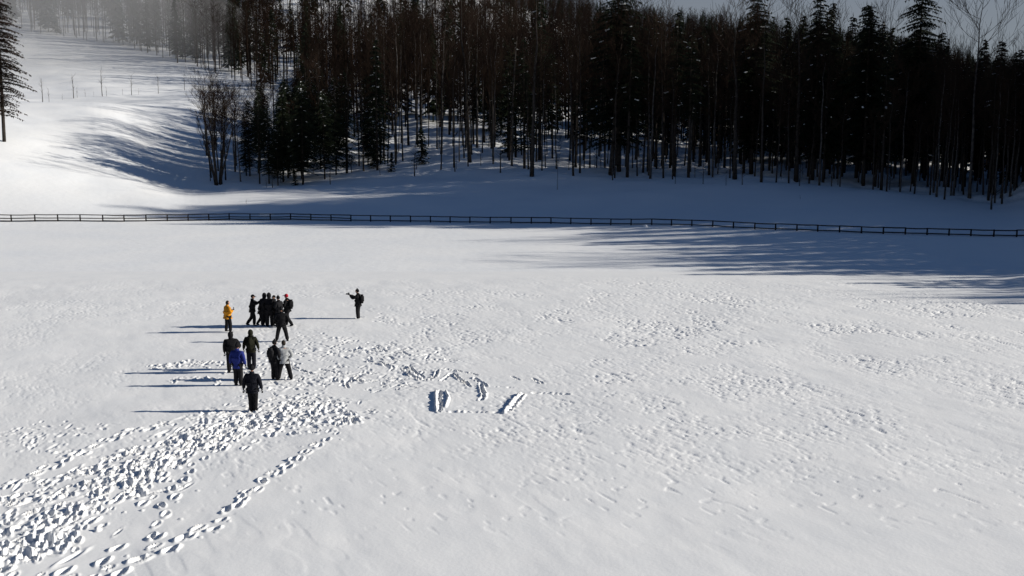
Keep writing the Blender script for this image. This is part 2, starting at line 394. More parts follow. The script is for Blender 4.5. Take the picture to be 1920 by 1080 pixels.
    h = h - sstep(0.80, 0.92, vnoise(a*2.6+warp, b*5.6, 111))*0.019*(0.3+0.7*sstep(.4,.6,patch))*sstep(21, 27, yy)*(0.4+0.6*sstep(-16, 0, xx))*(1-0.7*sstep(60, 78, yy))
    # faint blown ridges close to the camera
    near = 1-sstep(22, 33, yy)
    h = h - 0.3*near*sstep(0.6, 0.8, vnoise(a*0.9, b*2.6, 61))*0.025*sstep(0.42, 0.6, fbm(xx/4, yy/3, 2, 71))
    fade = 1-sstep(EDGE-8, EDGE-0.5, yy); side = (1-sstep(0.6, 0.7, np.abs(s2)))
    return zbase(xx, yy)+h*fade*side*sstep(3.0, 12, yy)
zl = lake_height()
V, Fq = build_grid(Ylake, ssx, lambda x, y: zl)
o = link('frozen_lake', np_mesh('frozen_lake', V, Fq), M['snow'])
tag(o, 'flat snow covered frozen lake with trampled footprints and long shadows', kind='structure')
def hill_z(x, y):
    z = zground(x, y)
    t = sstep(EDGE, EDGE+10, y); return zbase(x, y)*(1-t)+z*t
Yh = np.concatenate([np.linspace(EDGE, 112, 50)[:-1], np.linspace(112, 210, 155)[:-1], np.linspace(210, 300, 60)[:-1], np.linspace(300, 700, 60)[:-1], np.linspace(700, 2400, 18)])
V, Fq = build_grid(Yh, ssx, hill_z)
z0 = V[:len(ssx), 2]; V[:len(ssx), 2] = zl[-1]
o = link('snowy_hillside', np_mesh('snowy_hillside', V, Fq), M['hill_snow'])
tag(o, 'snowy bank and hillside rising behind the fence', kind='structure')
m = MB(); L = ssx[-1]*3
m.v = [(-600, -600, 0), (600, -600, 0), (600, 3, 0), (-600, 3, 0)]; m.f = [(0, 1, 2, 3)]; m.mi = [0]
tag(link('snow_field', m.mesh('snow_field'), M['snow']), 'flat snow field continuing behind the viewpoint', kind='structure')
def gz(x, y): return float(hill_z(np.array([float(x)]), np.array([float(y)]))[0]) if y > EDGE else 0.0
def lakez(x, y):
    j = int(np.clip(np.searchsorted(Ylake, y), 0, len(Ylake)-1)); i = int(np.clip(np.searchsorted(ssx, x/y), 0, len(ssx)-1)); return float(zl[j, i])
def ground_at(px, py):
    """world point on the hillside seen at a photo pixel"""
    u = (px-960)/F; v = (py-540)/F; ry = cp-v*sp; rz = -sp-v*cp
    t = np.linspace(EDGE, 600, 3000)/ry; X = u*t; Y = ry*t; Z = H+rz*t
    k = np.nonzero(Z < hill_z(X, Y))[0]
    k = k[0] if len(k) else 1500
    return float(X[k]), float(Y[k])

# ------------------------------------------------------------------ fence
fr = empty('wooden_fence', (0, 0, 0))
tag(fr, 'long low dark wooden rail fence crossing the snow above the lake', 'fence')
PP = [fence_xy(px) for px in POSTS]
rf = random.Random(3)
for i, (x, y, z) in enumerate(PP):
    z = gz(x, y); PP[i] = (x, y, z)
FH = lambda px: float(np.interp(px, [0, 900, 1300, 1900], [0.80, 0.70, 0.66, 0.62]))
for i, ((x, y, z), px) in enumerate(zip(PP, POSTS)):
    hgt = FH(px)+0.06; mb = MB(); lean = rf.uniform(-0.02, 0.02)
    mb.tube([(0, 0, -0.5), (lean*0.3, 0, 0.1), (lean, 0, hgt)], [0.085, 0.08, 0.075], 7)
    p = link('post', mb.mesh('post', True), M['wood'], fr); p.location = (x, y, z)
for i in range(len(PP)-1):
    a = Vector(PP[i]); b = Vector(PP[i+1]); px = POSTS[i]; h = FH(px)
    hs = [h, h*0.52, 0.10] if px < 640 else [h, 0.14+0.03*rf.random()]
    for hh in hs:
        r = rf.uniform(0.052, 0.065)
        mb = MB(); off = Vector((0, -0.07, 0)); j = [rf.uniform(-0.025, 0.025) for _ in range(3)]
        p0 = a+off+Vector((0, 0, hh+j[0])); p1 = b+off+Vector((0, 0, hh+j[1])); mid = (p0+p1)/2+Vector((0, 0, -0.012+j[2]*0.5))
        mb.tube([p0, mid, p1], [r, r*1.05, r], 6)
        link('rail', mb.mesh('rail', True), M['wood'], fr)

# ------------------------------------------------------------------ trees
def bare_mesh(seed, ht=22.0, r0=0.22, crown=0.42, spread=0.28, nlimb=22, fork=False, stems=1, snow=False):
    rs = random.Random(seed); tr = MB(); cr = MB(); sn = MB()
    def limb(p, d, L, r, lv):
        n = 4 if lv == 0 else 3; pts = [p]; rad = [r]; q = Vector(p); dd = Vector(d).normalized()
        for k in range(n):
            dd = (dd+Vector((rs.uniform(-.16, .16), rs.uniform(-.16, .16), 0.10+rs.uniform(-.05, .10)))).normalized()
            q = q+dd*(L/n); pts.append(q.copy()); rad.append(r*(1-(k+1)/n)*0.85+0.008)
        cr.tube(pts, rad, 3, cap=False)
        if snow and lv < 2 and rs.random() < 0.5:
            c = pts[1]; sn.blob((c.x, c.y, c.z+r+0.03), (0.22, 0.14, 0.07), 5, 3, rs=rs)
        if lv < 2:
            m_ = 6 if lv == 0 else 4
            for k in range(m_):
                t = rs.uniform(0.25, 1.0); i = min(int(t*n), n-1); u = t*n-i; c = pts[i].lerp(pts[i+1], u)
                ax = Vector((rs.uniform(-1, 1), rs.uniform(-1, 1), rs.uniform(0.0, 0.9))).normalized()
                limb(c, (dd*0.9+ax*0.9), L*rs.uniform(0.35, 0.6), max(rad[i]*0.55, 0.012), lv+1)
    for s_ in range(stems):
        if stems > 1:
            an = 2*math.pi*s_/stems+rs.uniform(-.3, .3); tilt = rs.uniform(0.10, 0.36); base = Vector((math.cos(an)*0.3, math.sin(an)*0.3, 0))
            lean = Vector((math.cos(an)*tilt, math.sin(an)*tilt*0.6, 1)); hh = ht*rs.uniform(0.75, 1.0); rr = r0*rs.uniform(0.5, 0.8)
        else:
            base = Vector((0, 0, 0)); lean = Vector((rs.uniform(-.03, .03), rs.uniform(-.03, .03), 1)); hh = ht; rr = r0
        pts = []; rad = []; N = 8
        wob = [Vector((rs.uniform(-1, 1), rs.uniform(-1, 1), 0))*0.012*ht for _ in range(N+1)]
        for k in range(N+1):
            t = k/N; pts.append(base+lean*(hh*t)+wob[k]*t+Vector((0, 0, -0.8 if k == 0 else 0))); rad.append(rr*(1.25 if k == 0 else 1)*(1-t)**0.75+0.02)
        tr.tube(pts, rad, 6)
        nl = nlimb if stems == 1 else max(6, nlimb//stems)
        for k in range(nl):
            t = crown+(1-crown)*(k+rs.random())/nl*0.97; i = min(int(t*N), N-1); c = pts[i].lerp(pts[i+1], t*N-i)
            an = rs.uniform(0, 6.28); L = ht*spread*(0.35+0.65*math.sin(math.pi*min(1, (1-t)/(1-crown)*0.75+0.15)))*rs.uniform(0.6, 1.1)
            limb(c, (math.cos(an), math.sin(an), rs.uniform(0.5, 1.3)), L, max(rad[i]*0.42, 0.03), 0)
    return tr.mesh('trunk', True), cr.mesh('crown'), (sn.mesh('snow_on_branches', True) if snow and sn.v else None)

def spruce_mesh(seed, ht=25.0, rw=3.6, bare=0.12, gap=0.0, droop=0.35, step=0.55, nb=6, snow=0.12, dens=1.0, prof=0.62):
    rs = random.Random(seed); tr = MB(); cr = MB(); sn = MB()
    tr.tube([(0, 0, -0.8), (0.03, 0, ht*0.3), (-0.03, 0.02, ht*0.7), (0, 0, ht)], [ht*0.011, ht*0.009, ht*0.005, 0.02], 6)
    z = ht*bare
    while z < ht*0.985:
        t = (z-ht*bare)/(ht*(1-bare)); R = rw*((1-t)**prof)*(0.55+0.45*min(1, t*5+0.2))+0.12
        for k in range(nb):
            if rs.random() < gap: continue
            an = rs.uniform(0, 6.283); L = R*rs.uniform(0.55, 1.12)
            ca, sa = math.cos(an), math.sin(an); pts = []
            zz = z+rs.uniform(-.25, .25)
            for i in range(5):
                q = i/4; dz = 0.12*L*q-droop*L*q*q*1.5+0.16*L*q**3
                pts.append(Vector((ca*L*q, sa*L*q, zz+dz)))
            cr.tube([pts[0], pts[2], pts[4]], [0.035, 0.02, 0.006], 3, cap=False)
            side = Vector((-sa, ca, 0)); nt_ = max(4, int(L/0.26*dens))
            for j in range(nt_):
                q = (j+rs.random())/nt_; i = min(int(q*4), 3); c = pts[i].lerp(pts[i+1], q*4-i); out = (pts[i+1]-pts[i]).normalized()
                tl = (0.30+0.40*L/3*(1-q*0.7))*rs.uniform(0.7, 1.2)
                for sg in (-1, 1):
                    tip = c+side*sg*tl+out*tl*0.55+Vector((0, 0, -tl*rs.uniform(0.15, 0.65)))
                    w = out*0.11+Vector((0, 0, 0.02)); cr.tri(c-w, c+w, tip)
                    if rs.random() < 0.6: cr.tri(c-w, c+w, c+side*sg*tl*0.3+out*0.05+Vector((0, 0, -0.28*rs.uniform(.6, 1.3))))
            if rs.random() < snow and L > 0.4:
                i = rs.randint(1, 3); c = pts[i].lerp(pts[i+1], rs.random()) if i < 4 else pts[4]
                q = rs.uniform(0.5, 1.2)*min(1, L/2+0.3)
                for w in range(rs.randint(2, 5)):
                    e = pts[min(i+1, 4)]-pts[i-1]; e.normalize(); cc = c+e*(w-1.5)*0.17*q+Vector((rs.uniform(-.08, .08), rs.uniform(-.08, .08), 0.05))
                    g = q*rs.uniform(.5, 1.1); sn.blob(tuple(cc), (0.15*g, 0.15*g, 0.075*g), 5, 3, jit=.3, rs=rs)
        z += step*rs.uniform(0.8, 1.2)*(0.75+0.25*(1-t))
    # pointed leader
    cr.tri((-.06, 0, ht-.4), (.06, 0, ht-.4), (0, 0, ht+.3)); cr.tri((0, -.06, ht-.4), (0, .06, ht-.4), (0, 0, ht+.3))
    return tr.mesh('trunk', True), cr.mesh('crown'), (sn.mesh('snow_clumps', True) if sn.v else None)

def tree_proto(kind, meshes, mats):
    root = empty(kind); link('trunk', meshes[0], mats[0], root); link('crown', meshes[1], mats[1], root)
    if meshes[2] is not None:
        s_ = link('snow_clumps', meshes[2], M['clump'], root); s_['kind'] = 'stuff'
    return root
BM = [M['bark'], M['twig']]; PM = [M['palebark'], M['twig']]; SM = [M['bark'], M['needle']]
bare_specs = [dict(seed=1, ht=22, r0=.16), dict(seed=2, ht=24, r0=.22, crown=.5), dict(seed=3, ht=20, r0=.12, crown=.5, spread=.22),
              dict(seed=4, ht=17, r0=.09, crown=.45, spread=.2, nlimb=18), dict(seed=5, ht=23, r0=.17, crown=.38, spread=.33), dict(seed=6, ht=14, r0=.09, crown=.35, spread=.22, nlimb=16)]
bares = [(tree_proto('bare_tree', bare_mesh(**k), PM if i in (2, 4) else BM), k['ht']) for i, k in enumerate(bare_specs)]
spruce_specs = [dict(seed=11, ht=25, rw=3.6, bare=.15, snow=.05), dict(seed=12, ht=24, rw=3.0, bare=.3, gap=.15, snow=.10), dict(seed=13, ht=26, rw=4.2, bare=.2, gap=.1, snow=.11), dict(seed=14, ht=22, rw=3.0, bare=.08, snow=.05)]
spruces = [(tree_proto('spruce_tree', spruce_mesh(**k), SM), k['ht']) for k in spruce_specs]
talls = [(tree_proto('spruce_tree', spruce_mesh(seed=q, ht=25, rw=3.2, bare=.42, gap=.1, snow=.08), SM), 25) for q in (81, 82)]
wides = [(tree_proto('spruce_tree', spruce_mesh(seed=q, ht=27, rw=5.6, bare=.14, prof=.55, nb=9, snow=.10, gap=.08, step=.6, dens=1.1), SM), 27) for q in (71, 72)]
smallp = (tree_proto('young_spruce', spruce_mesh(15, ht=6, rw=1.7, bare=.03, step=.32, nb=5, snow=.08), SM), 6)
used = set()
def place(proto, x, y, h, label, group=None, cat='tree', rz=None, wid=1.0, name=None):
    root, ht = proto
    o = root if id(root) not in used else copy_tree(root)
    used.add(id(root))
    o.location = (x, y, gz(x, y)-0.05); s_ = h/ht; o.scale = (s_*wid, s_*wid, s_)
    tl_ = .035 if root.name.startswith('bare') else .015
    o.rotation_euler = (random.uniform(-tl_, tl_), random.uniform(-tl_, tl_), random.uniform(0, 6.28) if rz is None else rz)
    for k in ('group',):
        if k in o: del o[k]
    tag(o, label, cat, group); return o
def pxh(Y, n): return n*Y/F           # metres spanned by n photo pixels at depth Y

# (photo px, base y, top y, prototype, label)
SPR = [
 (487, 345, 165, 1, 'narrow dark spruce at the left end of the near wood, right of the many-stemmed tree', .8),
 (566, 335, 160, 0, 'broad dark spruce second from the left edge of the near wood', 1.0),
 (532, 340, 205, 0, 'small dark spruce squeezed between the narrow and the broad spruce at the wood\'s left end', 1.0),
 (462, 330, 215, 3, 'shortest dark spruce just right of the many-stemmed tree', 1.0),
 (650, 325, 140, 3, 'dark spruce standing right of the broad spruce at the wood\'s left end', 1.0),
 (512, 158, 22, 3, 'snow-dotted spruce at the lower corner where wood meets the ski slope', 1.1),
 (333, 118, 2, 0, 'spruce with snow on its boughs at the right edge of the ski slope', 1.0),
 (300, 88, -15, 1, 'slim spruce a little higher up the ski slope edge than the snowy one', 0.8),
 (246, 78, -20, 3, 'small spruce at the top corner of the ski slope', .7),
 (840, 200, -12, 3, 'dark pointed spruce rising above the bare wood at the top centre', .8),
 (1012, 300, 0, 1, 'tall dark spruce with snow patches on its right side, left of the widest one', 1.1),
 (1160, 322, -60, 2, 'widest tall spruce with bright snow clumps on its right boughs', 1.25),
 (1408, 325, -12, 0, 'spruce whose crown tops out against the sky first from the left', 1.25),
 (1523, 338, 0, 2, 'broad spruce with twin-looking top against the grey sky', 1.05),
 (1545, 335, 12, 3, 'thinner spruce leaning close behind the broad skyline spruce', .8),
 (1618, 345, 18, 1, 'middle skyline spruce with open uneven boughs', 1.2),
 (1712, 345, -35, 2, 'tallest spruce near the right side cutting the top of the picture', 1.1),
]
for px, by, ty, k, lab, wid in SPR:
    x, y = ground_at(px, by); pr = wides[k % 2] if px > 1100 or px == 566 else spruces[k]; place(pr, x, y, pxh(y, by-ty), lab, wid=wid*(.92 if px > 1100 else 1))
YS = [(790, 308, 240, 'young spruce with ragged boughs at the foot of the central wood'), (553, 348, 318, 'tiny spruce poking from the snow left of the broad spruce'),
      (735, 322, 285, 'small bushy spruce below the wood, left of the ragged young one'), (700, 315, 262, 'young spruce half hidden among trunks behind the small bushy one'),
      (960, 285, 215, 'young spruce in the clearing left of the tall dark spruce')]
for px, by, ty, lab in YS:
    x, y = ground_at(px, by); place(smallp, x, y, pxh(y, by-ty), lab)

# lone conifer at the left edge: bare pole below, thin drooping rust-tinged boughs
lone = (tree_proto('lone_conifer', spruce_mesh(31, ht=26, rw=5.0, bare=.17, gap=.12, droop=.34, step=.50, nb=8, snow=.0, dens=.8, prof=.5), [M['bark'], M['rust_needle']]), 26)
x, y = ground_at(8, 266); place(lone, x, y, pxh(y, 300), 'lone tall conifer with thin drooping boughs and bare lower trunk on the bright slope', rz=1.0, wid=1.0)

# the many-stemmed tree and named trunks along the near edge
multi = (tree_proto('many_stemmed_tree', bare_mesh(41, ht=12.5, r0=.20, crown=.4, spread=.2, nlimb=16, stems=8), BM), 12.5)
x, y = ground_at(408, 346); place(multi, x, y, pxh(y, 165), 'many-stemmed bare tree fanning out at the left tip of the wood', rz=.4, wid=.9)
NAMED = [(1145, 328, 1, 1.6, 'thick straight dark trunk at the front of the wood, centre'), (997, 331, 1, 1.2, 'straight trunk in front of the tall snow-patched spruce'),
         (1075, 330, 0, 1.0, 'slender trunk between the snow-patched spruce and the thick central trunk'), (1378, 336, 1, 1.5, 'thick trunk standing on the bank under the first skyline spruce'),
         (1493, 341, 1, 1.4, 'thick trunk on the bank below the twin-topped spruce'), (1243, 316, 0, 1.1, 'dark trunk right of the open snow gap in the wood'),
         (1195, 330, 3, 1.0, 'thin pale trunk just right of the thick central trunk'), (881, 304, 1, 1.1, 'dark trunk left of the clearing, first of a pair'),
         (925, 302, 0, .9, 'dark trunk left of the clearing, second of a pair'), (1045, 356, 5, .6, 'thin sapling alone on the shaded bank in front of the wood'),
         (1817, 372, 4, 1.0, 'bare tree with wide branching crown against the sky near the right edge'), (1640, 350, 0, 1.0, 'trunk below the middle skyline spruce'),
         (1266, 345, 5, .6, 'thin sapling on the bank edge right of the thick central trunk'), (853, 322, 5, .8, 'thin stem at the bank edge below the young ragged spruce')]
for px, by, k, th, lab in NAMED:
    x, y = ground_at(px, by); pr = bares[k]; place(pr, x, y, pr[1]*random.uniform(.9, 1.05)*(0.55 if th < .7 else 1), lab, wid=th)

# the rest of the wood: nearest as individuals, the far part as one mass
cand = []; taken = [(o.location.x, o.location.y) for o in C.objects if o.type == 'EMPTY' and 'tree' in o.get('category', '')]
rw_ = np.random.RandomState(21)
def free(x, y, dmin, cell=4.0, grid={}):
    i, j = int(x//cell), int(y//cell)
    for a in (-1, 0, 1):
        for b in (-1, 0, 1):
            for (p, q) in grid.get((i+a, j+b), ()):
                if (p-x)**2+(q-y)**2 < dmin*dmin: return False
    grid.setdefault((i, j), []).append((x, y)); return True
pts_f = []
def shore_x(y): return max(float(np.interp(y, [62, 70, 80, 95, 102, 109, 112], [72, 67, 65, 58, 60, 66, 62])), 0.545*y)
def region(px, y):
    d = y-np.interp(px, TLX, TLY)
    if px < 480 and y > 200: return 'along the top of the ski slope'
    if px < 575 and y < 200: return 'at the low left tip of the wood'
    a = 'left' if px < 800 else 'central' if px < 1150 else 'right' if px < 1550 else 'far right'
    b = 'front row of the wood, %s part' if d < 9 else 'second rows of the wood, %s part' if d < 25 else 'depth of the wood, %s part' if d < 60 else 'upper wood on the hillside, %s part'
    return 'in the '+b % a
def scatter(n, fn, dm):
    k = 0
    for _ in range(n*8):
        x, y = fn()
        if not in_forest(x, y): continue
        px = px_of(x, y)
        if 570 < px < 1300 and y < 200 and rw_.rand() < 0.3: continue
        if 930 < px < 1060 and 150 < y < 190 and rw_.rand() < 0.6: continue   # clearing
        if not free(x, y, dm): continue
        pts_f.append((x, y, px)); k += 1
        if k >= n: break
def f_near():
    y = rw_.uniform(108, 215); return rw_.uniform(-0.42, 0.56)*y, y
def f_far():
    y = math.sqrt(rw_.uniform(200**2, 620**2)); return rw_.uniform(-0.60, 0.58)*y, y
def f_topleft():
    y = rw_.uniform(275, 520); return rw_.uniform(-0.62, -0.24)*y, y
def f_mid():
    y = rw_.uniform(190, 330); return rw_.uniform(-0.42, 0.56)*y, y
def f_shore():
    y = rw_.uniform(62, 175); xb = shore_x(y); return rw_.uniform(xb, xb+(75 if y < 108 else 110)), y
scatter(760, f_near, 1.8); scatter(1100, f_mid, 2.2); scatter(750, f_topleft, 2.2); scatter(3200, f_far, 2.4); scatter(1400, f_shore, 2.3)
pts_f.sort(key=lambda p: p[1])
nb_ = ns_ = no_ = 0; far_b = []; far_s = []; shore_s = []; shore_n = []
for x, y, px in pts_f:
    inview = -20 < px < 1945
    psp = 0.12 if px < 1100 else 0.28 if px < 1400 else 0.5
    tip = 455 < px < 700 and y < 185
    if tip: psp = 0.6
    if not tip and px < 1960 and px > 575 and y < np.interp(px, TLX, TLY)+12: psp *= 0.25
    if px < 455 and y < 200: psp = 0
    isS = rw_.rand() < psp
    if not inview:
        if y > 260: (far_s if isS else far_b).append((x, y)); continue
        xb = shore_x(y)
        if x < xb+(24 if y < 112 else 8) and no_ < 125:
            no_ += 1; isS = rw_.rand() < 0.75
            pr = spruces[rw_.randint(4)] if isS else bares[rw_.randint(5)]
            place(pr, x, y, rw_.uniform(15, 20) if y < 110 else rw_.uniform(19, 25), 'dark %s standing in the wood beyond the right shore' % ('spruce' if isS else 'bare tree'), '%s beyond the right shore' % ('spruces' if isS else 'bare trees'))
        elif y > 110:
            if y < 134 or rw_.rand() < 0.15: shore_s.append((x, y))
        elif x < xb+45: shore_n.append((x, y))
        continue
    if isS and ns_ < 190:
        ns_ += 1; pr = talls[rw_.randint(2)] if px > 1100 and y < np.interp(px, TLX, TLY)+38 else spruces[rw_.randint(4)]; hm = np.interp(px, [400, 1100, 1500, 1900], [16, 20, 24, 20])
        if tip: hm = 13.5 if px > 520 else 10.5; pr = wides[rw_.randint(2)]
        reg = region(px, y); place(pr, x, y, hm*rw_.uniform(.75, 1.12), 'dark spruce standing '+reg, 'spruces '+reg)
    elif not isS and nb_ < 285:
        nb_ += 1; edge = y < np.interp(px, TLX, TLY)+10; pr = bares[rw_.choice([0, 1, 2, 3, 3, 4, 5] if edge else [0, 1, 2, 3, 4])]
        hh = pr[1]*rw_.uniform(.75, 1.05)*np.interp(px, [900, 1400, 1900], [1, .85, .72])
        if px < 700 and y < 200: hh = rw_.uniform(9.5, 13) if px < 575 else rw_.uniform(12, 17)
        reg = region(px, y); place(pr, x, y, hh, 'dark bare tree standing '+reg, 'bare trees '+reg, wid=rw_.uniform(.8, 1.15)*max(1, 15/hh))
    else: (far_s if isS else far_b).append((x, y))

def template_bare(rs):
    m = MB(); ht = 1.0
    m.tube([(0, 0, -.03), (0, 0, .5), (0, 0, 1)], [.0085, .006, .001], 3, cap=False)
    for k in range(52):
        t = rs.uniform(.35, .98); an = rs.uniform(0, 6.28); L = .17*(1.15-t)*rs.uniform(.5, 1.4)+.03; w = rs.uniform(.002, .004)
        c = Vector((0, 0, t)); r = rs.random()*0.5
        c = c+Vector((math.cos(an), math.sin(an), .6))*L*r
        a2 = an+rs.uniform(-.8, .8); tip = c+Vector((math.cos(a2)*L, math.sin(a2)*L, L*rs.uniform(.5, 1.3)))
        s_ = Vector((-math.sin(a2), math.cos(a2), 0))*w; s2_ = Vector((0, 0, w))
        m.tri(c-s_, c+s_, tip); m.tri(c-s2_, c+s2_, tip)
    return m
def template_spruce(rs):
    m = MB(); m.tube([(0, 0, -.03), (0, 0, 1)], [.009, .001], 3, cap=False)
    for k in range(110):
        t = .12+.87*(k/110); an = rs.uniform(0, 6.28); L = .16*(1-t)**.8*rs.uniform(.7, 1.2)+.01
        tip = Vector((math.cos(an)*L, math.sin(an)*L, t-L*.35)); s_ = Vector((-math.sin(an), math.cos(an), 0))*L*.33
        m.tri(Vector((0, 0, t+.02)), tip-s_+Vector((0, 0, -.01)), tip+s_*.2); m.tri(Vector((0, 0, t+.01)), tip-s_*.2, tip+s_+Vector((0, 0, -.012)))
    return m
def mass(name, pts, temps, lab, mats, hr):
    VV = []; FF = []; MI = []; off = 0
    arrs = []
    for t in temps:
        v = np.array(t.v); f = []
        for q in t.f:
            if len(q) == 3: f.append(q)
            else: f += [(q[0], q[1], q[2]), (q[0], q[2], q[3])]
        arrs.append((v, np.array(f)))
    for x, y in pts:
        v, f = arrs[rw_.randint(len(arrs))]; h = rw_.uniform(*hr); a = rw_.uniform(0, 6.28); w = rw_.uniform(.85, 1.3)
        c, s_ = math.cos(a), math.sin(a); z = gz(x, y)
        VV.append(np.stack([x+h*w*(v[:, 0]*c-v[:, 1]*s_), y+h*w*(v[:, 0]*s_+v[:, 1]*c), z+h*v[:, 2]], -1)); FF.append(f+off); off += len(v)
    me = np_mesh(name, np.concatenate(VV), np.concatenate(FF), False)
    tag(link(name, me, mats), lab, kind='stuff')
rt = random.Random(9)
if shore_s: mass('shore_forest', shore_s, [template_spruce(rt) for _ in range(5)], 'dark mass of spruces on the slope beyond the right shore', M['needle'], (20, 26))
if shore_n: mass('shore_thicket', shore_n, [template_spruce(rt) for _ in range(5)], 'dark low mass of spruces along the right shore of the lake', M['needle'], (15, 19))
if far_b: mass('distant_bare_forest', far_b, [template_bare(rt) for _ in range(6)], 'distant mass of bare brown trees covering the upper hillside', M['twig'], (15, 21))
if far_s: mass('distant_spruce_forest', far_s, [template_spruce(rt) for _ in range(5)], 'distant mass of dark spruces on the upper hillside', M['needle'], (13, 20))

# saplings along the crest of the open slope
sap = []
for i in range(3):
    rs = random.Random(60+i); mb = MB(); mb.tube([(0, 0, -.3), (.04, 0, 1.2), (.0, .03, 2.6)], [.045, .03, .008], 4)
    cr_ = MB()
    for k in range(12):
        z = rs.uniform(.6, 2.4); a = rs.uniform(0, 6.28); L = rs.uniform(.2, .5); cr_.tube([(0, 0, z), (math.cos(a)*L, math.sin(a)*L, z+L*1.2)], [.012, .003], 3, cap=False)
    sap.append((tree_proto('sapling', (mb.mesh('stem', True), cr_.mesh('twigs'), None), [M['palebark'], M['twig']]), 2.6))
SAP = [(80, 190, 44), (92, 190, 26), (117, 186, 12), (138, 183, 44), (145, 182, 20), (160, 180, 14), (176, 180, 10), (192, 179, 48), (200, 179, 18), (230, 177, 12), (247, 177, 38), (260, 176, 12), (297, 174, 34), (346, 168, 30), (395, 165, 34)]
for i, (px, by, n) in enumerate(SAP):
    x, y = ground_at(px, by+1.5)
    place(sap[i % 3], x, y, pxh(y, n), 'leafless sapling sticking out of the snow along the crest of the bright slope', 'saplings on the slope crest', cat='sapling')
for q in range(46):
    px = rw_.uniform(480, 1900); y = float(np.interp(px, TLX, TLY))+rw_.uniform(-5, 14); x = (px-960)/F/1.01*y
    place(sap[q % 3], x, y, rw_.uniform(1.5, 4.2), 'thin leafless sapling at the foot of the wood', 'saplings at the foot of the wood', cat='sapling', wid=rw_.uniform(.8, 1.8))
# shrubs and stubs on the near edge
for px, by, n, lab in [(462, 382, 9, 'short stub of a shrub on the shaded bank behind the fence'), (1500, 374, 8, 'dark shrub stub on the shaded bank, right side of the picture'),
                       (1875, 372, 30, 'leafless shrub by the right end of the wood'), (395, 340, 22, 'low shrub at the foot of the many-stemmed tree')]:
    x, y = ground_at(px, by); place(sap[1], x, y, pxh(y, n), lab, cat='shrub', wid=2.5)
for px, by, w, lab in [(500, 403, 30, 'low bright snow mound just behind the fence at left of centre'), (1210, 425, 7, 'small snow lump at the foot of the fence')]:
    x, y = ground_at(px, by); mb = MB(); mb.blob((0, 0, 0), (pxh(y, w)/2, .5, .28 if w > 10 else .2), 12, 6, jit=.08)
    o = link('snow_mound', mb.mesh('snow_mound', True), M['clump']); o.location = (x, y, gz(x, y)+.05); tag(o, lab, 'snow mound')

# blown snow hanging over the ski slope
mv = bpy.data.materials.new('snow_mist'); mv.use_nodes = True; n = mv.node_tree.nodes; n.clear()
pv = n.new('ShaderNodeVolumePrincipled'); pv.inputs['Color'].default_value = (.93, .94, .96, 1); pv.inputs['Density'].default_value = 0.0026; pv.inputs['Anisotropy'].default_value = 0.2
mo = n.new('ShaderNodeOutputMaterial'); mv.node_tree.links.new(pv.outputs[0], mo.inputs['Volume'])
def mist(px, Y, py, rx, ry, rz):
    bm = bmesh.new(); bmesh.ops.create_uvsphere(bm, u_segments=40, v_segments=20, radius=1)
    for v in bm.verts: v.co = Vector((v.co.x*rx, v.co.y*ry, v.co.z*rz))
    me = bpy.data.meshes.new('snow_mist'); bm.to_mesh(me); bm.free(); me.polygons.foreach_set('use_smooth', [True]*len(me.polygons))
    o = link('snow_mist', me, mv); o.location = (s_of(px)*Y, Y, zat(Y, py)); tag(o, 'pale haze of blown snow drifting over the ski slope at upper left', kind='stuff'); return o
MIST = [mist(130, 300, 90, 62, 80, 26), mist(180, 260, 110, 38, 45, 20), mist(90, 320, 70, 70, 80, 26)]

# ------------------------------------------------------------------ people
def bake(name, verts, edges, rad, mats, parent, sub=1, roots=(0,), smooth=1):
    me = bpy.data.meshes.new('tmp'); me.from_pydata([tuple(v) for v in verts], edges, []); me.update()
    o = bpy.data.objects.new('tmp', me); C.objects.link(o)
    sk = o.modifiers.new('s', 'SKIN'); sk.use_smooth_shade = True; sk.branch_smoothing = 0.4
    for i, r in enumerate(rad):
        d = me.skin_vertices[0].data[i]; d.radius = r if isinstance(r, tuple) else (r, r); d.use_root = i in roots
    if sub:
        sb = o.modifiers.new('u', 'SUBSURF'); sb.levels = sub; sb.render_levels = sub
    dg = bpy.context.evaluated_depsgraph_get(); dg.update()
    m2 = bpy.data.meshes.new_from_object(o.evaluated_get(dg)); m2.name = name
    bpy.data.objects.remove(o); bpy.data.meshes.remove(me)
    return link(name, m2, mats, parent)
def head_mesh(center, yaw, pitch=0.0):
    bm = bmesh.new(); bmesh.ops.create_uvsphere(bm, u_segments=20, v_segments=14, radius=1)
    R = Matrix.Rotation(yaw, 3, 'Z') @ Matrix.Rotation(-pitch, 3, 'X')
    for v in bm.verts:
        c = v.co.copy(); x, y, z = c.x*.078, c.y*.098, c.z*.118
        if z < 0: x *= 1-.30*(-z/.118); y = y*(1-.12*(-z/.118)) + .012*(-z/.118)
        f = max(0, c.y)
        if f > .5:
            nz = math.exp(-((c.z+.12)/.17)**2-(c.x/.16)**2); y += .024*nz                       # nose
            y -= .010*math.exp(-((c.z-.12)/.13)**2)*(math.exp(-((abs(c.x)-.38)/.2)**2))           # eye sockets
            y += .006*math.exp(-((c.z+.48)/.08)**2-(c.x/.3)**2) - .004*math.exp(-((c.z+.56)/.04)**2-(c.x/.3)**2)  # lips
        if abs(c.x) > .93 and abs(c.z) < .35: x *= 1.16                                            # ears
        v.co = R @ Vector((x, y, z)) + Vector(center)
    return bm, R
